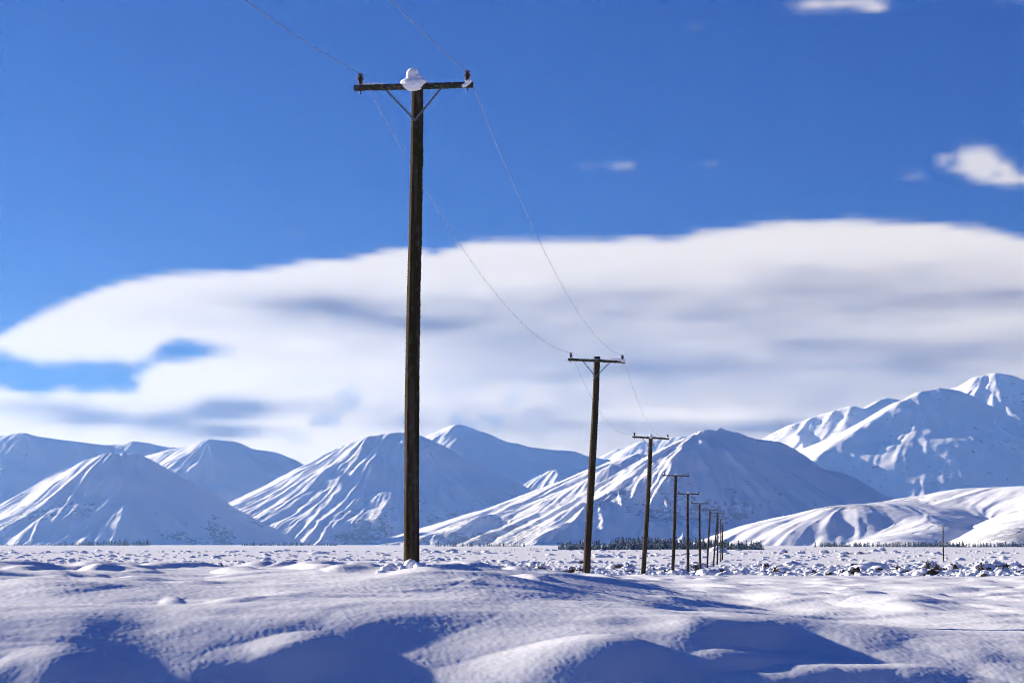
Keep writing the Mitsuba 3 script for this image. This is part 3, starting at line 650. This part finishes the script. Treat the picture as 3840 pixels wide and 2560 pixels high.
def utility_pole(k, b, a, L, Rr, label):
    b, a, L, Rr = (np.array(v, float) for v in (b, a, L, Rr))
    a = a + [0, 0, 0]
    near = k < 3
    width = np.linalg.norm(Rr - L)
    across = np.array([LINE[1], -LINE[0], 0])
    if k == 11:
        across = np.array([.80, -.60, 0])
        width = 2.0
    tilt = (Rr[2] - L[2]) / width
    mid = np.array([a[0], a[1], a[2]])
    shift = (L[0] + Rr[0]) / 2 - a[0]
    toward = np.array([-across[1], across[0], 0]) * -1
    t = thing('utility_pole', label, 'utility pole', 'wooden utility poles of the power line')
    bare = k in (1, 7, 8)
    w1, w0 = (.178, .236) if k == 0 else (.19, .232)
    add('post', post_mesh(b, a, a[2] + (.16 if bare else .05), w0, w1, 260 if k == 0 else 140 if near else 30, 48 if near else 16, 3 + k), 'old_wood', t, smooth=40)
    c = mid + toward * (w1 / 2 + .045) + across * shift
    p, q = c - across * width / 2 - [0, 0, tilt * width / 2], c + across * width / 2 + [0, 0, tilt * width / 2]
    add('crossarm', beam_mesh(p, q, .045, .047, 130 if near else 30, 40 + k, .012 if near else .006), 'lichen_wood', t, smooth=35)
    foot = a + (b - a) * (.575 / (a[2] - b[2])) + toward * (w1 / 2 + .012)
    for s in (-1, 1):
        end = c + across * s * .47 + [0, 0, tilt * s * .47 - .05] + toward * .0
        add('brace', flat_bar(end, foot + toward * (.004 if s < 0 else .010) , .034, .007, toward), 'galvanised', t)
    if near:
        bolt = trimesh.creation.cylinder(.019, .03, sections=8)
        bolt.apply_transform(trimesh.geometry.align_vectors([0, 0, 1], toward)); bolt.apply_translation(foot + toward * .02)
        add('bolt', bolt, 'galvanised', t, smooth=30)
        if bare:
            hub = trimesh.creation.cylinder(.022, .03, sections=8)
            hub.apply_transform(trimesh.geometry.align_vectors([0, 0, 1], toward)); hub.apply_translation(c + toward * .05)
            add('bolt', hub, 'galvanised', t, smooth=30)
    up = np.cross(toward, across); up = up if up[2] > 0 else -up
    tops = []
    for s, off in ((-1, .105), (1, .095)):
        at = (p if s < 0 else q) - across * s * off
        lean = trimesh.geometry.align_vectors([0, 0, 1], [tilt * -.6 + .01 * s, 0, 1.])
        ins = lathe(INS_PROFILE, 24 if near else 10)
        ins.apply_transform(lean); ins.apply_translation(at + [0, 0, .066])
        i = add('insulator', ins, 'porcelain', t, smooth=40)
        pin = lathe([(0, -.115), (.009, -.115), (.009, -.062), (.016, -.062), (.016, -.05), (.010, -.05), (.010, .07), (0, .07)], 8)
        pin.apply_transform(lean); pin.apply_translation(at)
        add('pin', pin, 'dark_steel', i, smooth=30)
        if near:
            top = at + [0, 0, .066 + .150]
            ang = np.linspace(0, 2 * math.pi, 17)
            ring = np.stack([.031 * np.cos(ang), .031 * np.sin(ang), .004 * np.sin(ang * 3)], 1)
            tail = np.array([[.030, 0, 0], [.055, -.02, .0], [.078, -.01, .006]])
            ties = [tube(ring + top, .0045, 5), tube(tail * [1 if s < 0 else -1, 1, 1] + top, .0042, 5), tube(np.array([[-.03, -.03, .03], [0, -.035, 0], [.03, -.03, .035]]) + top, .004, 5)]
            add('tie_wire', join(ties), 'aluminium_wire', i, smooth=True)
        tops.append(at + np.array([0, 0, .066 + .178]))
    INSULATORS[k] = tops
    return t, c, across, toward, tilt


POLE_LABELS = ['nearest and tallest wooden utility pole with a big snow lump on its crossarm', 'second utility pole from the front, its bare top sticking up above the crossarm',
               'third utility pole from the front, with a round snow cap on top', 'fourth utility pole from the front, against the left slope of the cone mountain',
               'fifth utility pole from the front, snow along the middle of its crossarm', 'sixth utility pole from the front in the receding row', 'seventh utility pole from the front, leaning to the right',
               'eighth utility pole from the front, bare topped and leaning right, crossing the ninth', 'ninth utility pole from the front, its crossarm just under that of the eighth',
               'tenth utility pole from the front, with a small snow cap', 'eleventh and last utility pole of the receding row', 'lone far utility pole at the right in front of the low hill']
SNOWCAP = {0: [(0, -.03, .05, .21, .15, .11), (-.13, -.02, .08, .10, .11, .065), (.14, -.02, .075, .12, .11, .07), (0, -.09, .0, .17, .07, .09), (-.03, -.085, -.04, .09, .055, .05), (-.02, 0, .15, .12, .11, .09), (-.02, 0, .24, .112, .11, .105), (.06, -.01, .16, .10, .09, .06)],
           2: [(0, 0, .06, .16, .11, .06), (-.16, 0, .055, .12, .06, .035), (.17, 0, .055, .13, .06, .035), (0, 0, .15, .085, .08, .10), (0, -.08, .01, .08, .04, .05)],
           3: [(0, 0, .06, .30, .08, .04), (-.3, 0, .05, .30, .06, .03), (.35, 0, .05, .35, .06, .03), (0, 0, .11, .08, .08, .06)],
           4: [(0, 0, .06, .18, .10, .06), (-.1, 0, .06, .12, .07, .05), (.12, 0, .06, .12, .07, .05), (0, 0, .14, .085, .08, .09)], 5: [(0, 0, .06, .22, .10, .05), (.2, 0, .055, .2, .06, .03), (0, 0, .12, .08, .08, .08)],
           6: [(0, 0, .06, .20, .10, .05), (-.2, 0, .055, .2, .06, .03), (0, 0, .12, .08, .08, .08)], 9: [(0, 0, .06, .25, .10, .06), (0, 0, .14, .09, .08, .10)], 10: [(0, 0, .06, .6, .10, .06), (0, 0, .14, .12, .08, .12)],
           11: [(0, 0, .06, .14, .10, .06), (0, 0, .11, .09, .08, .07)]}
CAP_LABELS = {0: 'snow lump like a small bust on top of the nearest utility pole', 2: 'snow cap on top of the third utility pole from the front', 3: 'thin snow strip along the crossarm of the fourth utility pole',
              4: 'snow cap on top of the fifth utility pole from the front', 5: 'snow cap on top of the sixth utility pole from the front', 6: 'snow cap on top of the seventh utility pole from the front',
              9: 'snow cap on top of the tenth utility pole from the front', 10: 'snow along the crossarm of the eleventh utility pole', 11: 'small snow cap on top of the lone far utility pole'}


def place(blobs, c, across, toward, tilt):
    out = []
    for x, y, z, a, b_, h in blobs:
        p = c + across * x - toward * y * -1 * -1 + [0, 0, z + tilt * x]
        out.append((*p, a, b_, h))
    return out


for k, (b, a, L, Rr) in enumerate(POLES):
    t, c, across, toward, tilt = utility_pole(k, b, a, L, Rr, POLE_LABELS[k])
    if k in SNOWCAP:
        mid = c - toward * .05
        blobs = [(*(mid + across * x + toward * (-y) + [0, 0, z + tilt * x]), p, q, h) for x, y, z, p, q, h in SNOWCAP[k]]
        key = add('snow_lump', lump(blobs, 3 + k, .10, 2.0, 3 if k < 3 else 2, .022 if k == 0 else 0), 'packed_snow', smooth=50)
        say(key, CAP_LABELS[k], 'snow', 'snow on top of the utility poles')
    if k == 0:
        for name, x0, x1, lab, s in (('snow_clump', -.83, -.56, 'small crumbling snow strip on the left of the nearest crossarm', 1), ('snow_clump', .88, .97, 'snow clinging to the right end of the nearest crossarm', 2)):
            n = 7 if s == 1 else 5
            blobs = [(*(c + across * x + toward * (.0 if s == 1 else .04) + [0, 0, (.05 + .012 * rng.random()) if s == 1 else -.02 + .09 * (i / n)]), .045, .04, .018 + .016 * rng.random() if s == 1 else .03) for i, x in enumerate(np.linspace(x0, x1, n))]
            say(add(name, lump(blobs, 60 + s, .3, 3, 2), 'packed_snow', smooth=50), lab, 'snow', 'snow clumps on the crossarms')
    if k == 1:
        blobs = [(*(c + across * x + [0, 0, tilt * x + z]), .10, .065, h) for x, z, h in ((.54, .05, .03), (.62, .065, .045), (.72, .07, .05), (.82, .065, .05), (.92, .055, .045), (.97, .03, .05))]
        s = add('snow_slab', lump(blobs, 71, .18, 2.4, 3), 'packed_snow', smooth=50)
        say(s, 'thick snow slab on the right end of the second crossarm', 'snow')
        ic = tube([c + across * .72 + [0, 0, tilt * .7 - .03], c + across * .72 + [0, 0, tilt * .7 - .1], c + across * .725 + [0, 0, tilt * .7 - .16]], [.011, .008, .001], 6)
        add('icicle', ic, 'ice', s, smooth=True)
        blobs = [(*(c + across * x - toward * .02 + [0, 0, tilt * x + .055]), .07, .04, .022) for x in (-.1, -.03, .05, .13)]
        say(add('snow_clump', lump(blobs, 73, .25, 3, 2), 'packed_snow', smooth=50), 'small snow patches beside the top of the second pole', 'snow', 'snow clumps on the crossarms')


# ---------------------------------------------------------------- the wires
def wire(p, q, sag, label, r=.0056, n=60):
    t = np.linspace(0, 1, n)[:, None]
    pts = p + (q - p) * t
    pts[:, 2] -= 4 * sag * (t * (1 - t))[:, 0]
    key = add('power_line', tube(pts, r, 5), 'aluminium_wire', smooth=True)
    say(key, label, 'wire', 'wires of the power line')


SIDES = ('left', 'right')
NAMES = ['nearest', 'second', 'third', 'fourth', 'fifth', 'sixth', 'seventh', 'eighth', 'ninth', 'tenth', 'eleventh']
for s in (0, 1):
    p1 = INSULATORS[0][s]
    p0 = p1 - np.array([4.65, 38.3, 0]) * 1.0 + [0, 0, -.2 if s == 0 else .05]
    wire(p0, p1, 1.25, f'{SIDES[s]} wire running overhead out of the picture from the nearest pole', n=90)
    for k in range(10):
        wire(INSULATORS[k][s], INSULATORS[k + 1][s], 1.05, f'{SIDES[s]} wire between the {NAMES[k]} and the {NAMES[k + 1]} utility pole')
    wire(INSULATORS[10][s], INSULATORS[11][s], 1.2, f'{"upper" if s else "lower"} wire from the eleventh pole to the lone far pole', r=.007)
    far = INSULATORS[11][s] + np.array([46., -12., -.3])
    wire(INSULATORS[11][s], far, 1.2, f'{"upper" if s else "lower"} wire running right from the lone far pole', r=.007)

# ---------------------------------------------------------------- snow piles at the feet of the poles
for k, spots in ((0, PILE_NEAR), (1, PILE_SECOND)):
    b = np.array(POLES[k][0])
    blobs = []
    for x, y, w, h, n in spots:
        for i in range(n):
            px, py = b[0] + x + (rng.random() - .5) * w, b[1] + y + (rng.random() - .5) * w * 1.2
            r_ = .035 + .075 * rng.random() ** 1.6
            blobs.append((px, py, float(ground_height(px, py)) + h * rng.random() - .05, r_ * (.8 + .5 * rng.random()), r_, r_ * (.7 + .5 * rng.random())))
        g = float(ground_height(b[0] + x, b[1] + y))
        blobs.append((b[0] + x, b[1] + y, g - .06, w * .55, w * .6, h * .8))
    key = add('snow_pile', lump(blobs, 80 + k, .28, 2.6, 2), 'packed_snow', smooth=60)
    say(key, 'broken lumpy snow pile round the foot of the nearest pole' if k == 0 else 'crumbled snow heap at the foot of the second pole', 'snow', 'snow piles at the feet of the poles')
for (x, y, w, lab) in CLODS:
    blobs = [(x + w * (rng.random() - .5), y + w * (rng.random() - .5), float(ground_height(x, y)) + .02 * rng.random(), .05 + .04 * rng.random(), .06, .03 + .02 * rng.random()) for i in range(int(5 + 6 * w))]
    say(add('snow_clod', lump(blobs, int(900 + x * 10), .3, 3, 2), 'packed_snow', smooth=60), lab, 'snow')


# ---------------------------------------------------------------- snow-laden shrubs
def twigs(x, y, z, w, h, n, seed):
    """Crooked bare branches with dark tufts of leaf and thorn along them."""
    r = np.random.default_rng(seed)
    out, tufts = [], []
    heart = [x + w * .3 * r.uniform(-1, 1) for _ in range(1 + int(w))]
    for i in range(n):
        a = r.uniform(0, 2 * math.pi)
        s = np.array([heart[i % len(heart)] + w * .12 * r.uniform(-1, 1), y + w * .15 * math.sin(a), z + h * r.uniform(0, .3)])
        d = np.array([math.cos(a) * .9, math.sin(a) * .6, r.uniform(.1, 1.1)])
        L = h * r.uniform(.45, 1.1)
        pts = [s]
        for _ in range(4):
            d = d + r.normal(0, .4, 3) + [0, 0, -.08]
            pts.append(pts[-1] + d / np.linalg.norm(d) * L / 4)
        th = .014 + .016 * r.random()
        out.append(tube(pts, np.linspace(th * 1.5, th * .6, 5), 4))
        for q in pts[1:]:
            for _ in range(3):
                e = q + r.normal(0, .14, 3) * h * [1, 1, .8]
                out.append(tube([q, (q + e) / 2 + r.normal(0, .02, 3), e], [th, th * .8, th * .5], 3))
                tufts.append((e, .03 + .05 * r.random()))
    tet = np.array([[1, 1, 1], [1, -1, -1], [-1, 1, -1], [-1, -1, 1.]])
    f = np.array([[0, 1, 2], [0, 3, 1], [0, 2, 3], [1, 3, 2]])
    for e, s in tufts:
        out.append(trimesh.Trimesh(e + s * tet * r.uniform(.5, 1.4, (4, 3)), f, process=False))
    return join(out)


def snow_shrub(k, x, y, w, h, t, label, group):
    z = float(ground_height(x, y))
    r = np.random.default_rng(500 + k)
    key = thing('snow_covered_shrub', label, 'shrub', group)
    blobs = []
    n = int(5 + 3 * min(w, 3))
    if t < .95 or w > 1.2:
        for i in range(n):
            f = (i + .5) / n * 2 - 1
            ph = h * (1 - .55 * f * f) * r.uniform(.62, 1.0)
            rr = w / n * r.uniform(1.0, 1.7)
            blobs.append((x + f * w * .42, y + r.uniform(-.22, .22) * w, z + ph - rr * .75, rr, rr * r.uniform(.9, 1.2), max(.12, rr * r.uniform(.7, .95))))
            if i % 2:
                blobs.append((x + f * w * .45, y - .15 * w, z + ph * .3, rr * 1.05, rr * 1.05, ph * .5))
        blobs.append((x, y, z + h * .15, w * .48, w * .35, h * .5))
        add('snow_load', lump(blobs, 300 + k, .2, 2.3, 2 if y < 150 or w > 1.8 and y < 300 else 1), 'packed_snow', key, smooth=60)
    m = int(2 + 10 * t * min(1.5, w)) if t > .15 else 0
    if m:
        add('branches', twigs(x + r.uniform(-.1, .25) * w, y - w * (.42 if t < .95 else .1), z - .02, w * (.8 if t < .95 else 1.1), h * (.8 if t < .95 else 1.05), m, 700 + k), 'dark_twigs', key)


def shrub_family(x, y, w, h, t):
    side = x / y
    where = 'on the far left' if side < -.1 else 'left of the nearest pole' if side < -.05 else 'between the nearest and second poles' if side < .037 else 'among the receding poles' if side < .115 else 'on the right'
    if y > 600:
        return 'snow-heaped bush in the far hedge line on the right'
    return f'dark twiggy shrub {where}' if t >= .8 else f'rounded snow-laden shrub {where}'


NTH = ['first', 'second', 'third', 'fourth', 'fifth', 'sixth', 'seventh', 'eighth', 'ninth', 'tenth', 'eleventh', 'twelfth', 'thirteenth', 'fourteenth', 'fifteenth', 'sixteenth', 'seventeenth', 'eighteenth', 'nineteenth', 'twentieth',
       'twenty-first', 'twenty-second', 'twenty-third', 'twenty-fourth', 'twenty-fifth']
families = {}
for k, v in enumerate(SHRUBS):
    families.setdefault(shrub_family(*v), []).append(k)
for fam, ks in families.items():
    ks.sort(key=lambda k: SHRUBS[k][0] / SHRUBS[k][1])
    for i, k in enumerate(ks):
        lab = SHRUB_LABELS.get(k) or (fam if len(ks) == 1 else f'{fam}, {NTH[i]} from the left')
        snow_shrub(k, *SHRUBS[k], lab, fam.replace('shrub', 'shrubs', 1).replace('bush', 'bushes', 1))


# ---------------------------------------------------------------- tussock hummocks: snow over grass and low scrub, beyond counting
def dome(sub, seed):
    s = trimesh.creation.icosphere(subdivisions=sub)
    v = np.asarray(s.vertices)
    w = fbm3(v * 1.7 + seed * 3.3, 2, seed) - .5
    u = np.abs(fbm3(v * 3.4 + seed * 5.1, 2, seed + 50) - .5)
    v = v * (1 + 1.0 * w + .7 * u)[:, None]
    v[:, 2] = np.where(v[:, 2] < 0, v[:, 2] * .25, v[:, 2])
    f = np.asarray(s.faces)
    keep = v[f][:, :, 2].max(1) > -.06
    m = trimesh.Trimesh(v, f[keep], process=False)
    m.remove_unreferenced_vertices()
    return np.asarray(m.vertices), np.asarray(m.faces)


def hummocks(n, y0, y1, side, size, tall, sub, seed, dense, thin=None):
    r = np.random.default_rng(seed)
    inv = r.uniform(1 / y1, 1 / y0, n)
    y = 1 / inv
    a = r.uniform(side[0], side[1], n)
    x = a * y
    keep = (.5 + .9 * n2(x / 9, y / 14, seed) + .5 * n2(x / 30, y / 60, seed + 1)) > 1 - dense(x, y) - .3 * r.random(n)
    x, y = x[keep], y[keep]
    n = len(x)
    base = ground_height(x, y)
    protos = [dome(sub, seed + i) for i in range(6)]
    vs, fs, off = [], [], 0
    s = size * r.lognormal(0, .52, n) * np.maximum(1, y / 330) * step(20, 190, y)
    hgt = s * tall * r.uniform(.6, 1.5, n)
    rot = r.uniform(0, 6.28, n)
    for i in range(6):
        v, f = protos[i]
        idx = np.arange(i, n, 6)
        c, sn = np.cos(rot[idx])[:, None], np.sin(rot[idx])[:, None]
        X = (v[None, :, 0] * c - v[None, :, 1] * sn) * s[idx, None] * 1.15 + x[idx, None]
        Y_ = (v[None, :, 0] * sn + v[None, :, 1] * c) * s[idx, None] + y[idx, None]
        Z = v[None, :, 2] * hgt[idx, None] + base[idx, None] - .05 * hgt[idx, None]
        vs.append(np.stack([X, Y_, Z], -1).reshape(-1, 3))
        fs.append((f[None] + (np.arange(len(idx)) * len(v))[:, None, None]).reshape(-1, 3) + off)
        off += len(idx) * len(v)
    return trimesh.Trimesh(np.vstack(vs), np.vstack(fs), process=False)


right = lambda x, y: .25 + .75 * step(-.06, .06, x / y)
say(add('snow_hummocks', join([hummocks(1500, 78, 122, (-.12, .31), .18, .55, 2, 1, right), hummocks(3700, 118, 320, (-.12, .31), .18, .55, 1, 3, right)]), 'snow', smooth=True), 'dense snow-covered tussock and scrub hummocks behind the bank', 'snow hummocks', kind='stuff')
say(add('snow_hummocks', hummocks(4600, 230, 1050, (-.31, .31), .26, .42, 1, 2, lambda x, y: .62 + 0 * x), 'snow', smooth=True), 'scattered low snow hummocks over the far plain', 'snow hummocks', kind='stuff')


# ---------------------------------------------------------------- conifers
def conifer_mesh(x, y, z, h, w, seed, tiers=6, sides=7):
    r = np.random.default_rng(seed)
    out = []
    for i in range(tiers):
        f = i / tiers
        zb, zt = z + h * (.06 + .90 * f), z + h * min(1., .30 + .86 * f)
        rad = w * (1 - f) ** .7 * r.uniform(.65, 1.25) + .05 * w
        x, y = x + w * .12 * r.uniform(-1, 1), y + w * .12 * r.uniform(-1, 1)
        a = np.arange(sides) * 2 * math.pi / sides + r.uniform(0, 6)
        rr = rad * r.uniform(.55, 1.15, sides)
        ring = np.stack([x + rr * np.cos(a), y + rr * np.sin(a), zb + h * .05 * r.uniform(-1, 1, sides)], 1)
        v = np.vstack([ring, [[x, y, zt]], [[x, y, zb + h * .04]]])
        k, l = np.arange(sides), (np.arange(sides) + 1) % sides
        out.append(trimesh.Trimesh(v, np.vstack([np.stack([k, l, 0 * k + sides], 1), np.stack([l, k, 0 * k + sides + 1], 1)]), process=False))
    return join(out)


def forest(pts, h, w, seed, label, tiers=4, sides=5):
    r = np.random.default_rng(seed)
    ms = []
    for i, (x, y, s) in enumerate(pts):
        hh = h * s * r.choice([.4, .6, .8, .9, 1., 1.1, 1.3]) * r.uniform(.85, 1.1)
        ms.append(conifer_mesh(x, y, float(ground_height(x, y)) - .3, hh, w * hh * r.uniform(.7, 1.5), seed * 7919 + i, tiers, sides))
    say(add('forest', join(ms), 'conifer'), label, 'forest', kind='stuff')


def strip(n, x0, x1, y0, y1, seed, prof=lambda u: 1.):
    r = np.random.default_rng(seed)
    u = r.random(n)
    return [(x0 + (x1 - x0) * a, r.uniform(y0, y1), prof(a)) for a in u]


for args in FORESTS:
    forest(strip(*args[0]), *args[1:])

for i, (x, h) in enumerate(TREES):
    y = 2200 + 30 * (i % 3)
    z = float(ground_height(x, y)) - .2
    t = thing('conifer_tree', f'small conifer in the row under the low hill, {NTH[i]} from the left', 'tree', 'small conifers at the foot of the low hill')
    add('trunk', tube([[x, y, z], [x, y, z + h * .5]], [.16, .08], 6), 'dark_twigs', t)
    add('crown', conifer_mesh(x, y, z, h * 1.15, h * .36, 4000 + i, 7, 9), 'conifer', t)

# ---------------------------------------------------------------- fence across the far plain
fence = thing('wire_fence', 'far post and wire fence crossing the plain in front of the mountains', 'fence')
fy = 1000.
wires = [[], []]
for i, x in enumerate(POSTS):
    z = float(ground_height(x, fy))
    hh = 1.15 + .25 * ((i * 37) % 5) / 5
    add('post', trimesh.creation.box((.16, .16, hh + .4), T_(x, fy, z + hh / 2 - .2)), 'wood_post', fence)
    cap = trimesh.creation.icosphere(subdivisions=1); cap.apply_scale([.15, .15, .24]); cap.apply_translation([x, fy - .02, z + hh + .08])
    add('snow_cap', cap, 'packed_snow', fence, smooth=True)
    for w_, e in zip(wires, (.55, .95)):
        w_.append([x, fy - .09, z + e])
for w_ in wires:
    add('wire', tube(np.array(w_)[1:], .012, 4), 'galvanised', fence)
gx = (9.13, 12.83)
gate = thing('farm_gate', 'small far farm gate of rails in the fence', 'gate')
gz0 = float(ground_height(11, fy))
for x in gx:
    add('gate_post', trimesh.creation.box((.18, .18, 1.7), T_(x, fy - .35, gz0 + .75)), 'wood_post', gate)
for e in (.45, .85, 1.25):
    add('rail', trimesh.creation.box((gx[1] - gx[0] - .19, .07, .09), T_(sum(gx) / 2, fy - .35, gz0 + e)), 'wood_post', gate)

# ---------------------------------------------------------------- the air
if HAZE:
    scene['air'] = {'type': 'homogeneous', 'albedo': rgb(.95, .95, .95), 'sigma_t': rgb(*HAZE), 'phase': {'type': 'hg', 'g': .4}}
    scene['haze'] = {'type': 'cube', 'bsdf': {'type': 'null'}, 'interior': {'type': 'ref', 'id': 'air'}, 'to_world': T().translate([0, 0, 720]).scale([17500, 17500, 750])}
    scene['camera']['medium'] = {'type': 'ref', 'id': 'air'}
    say('haze', 'thin cold winter haze filling the valley air', 'haze', kind='stuff')
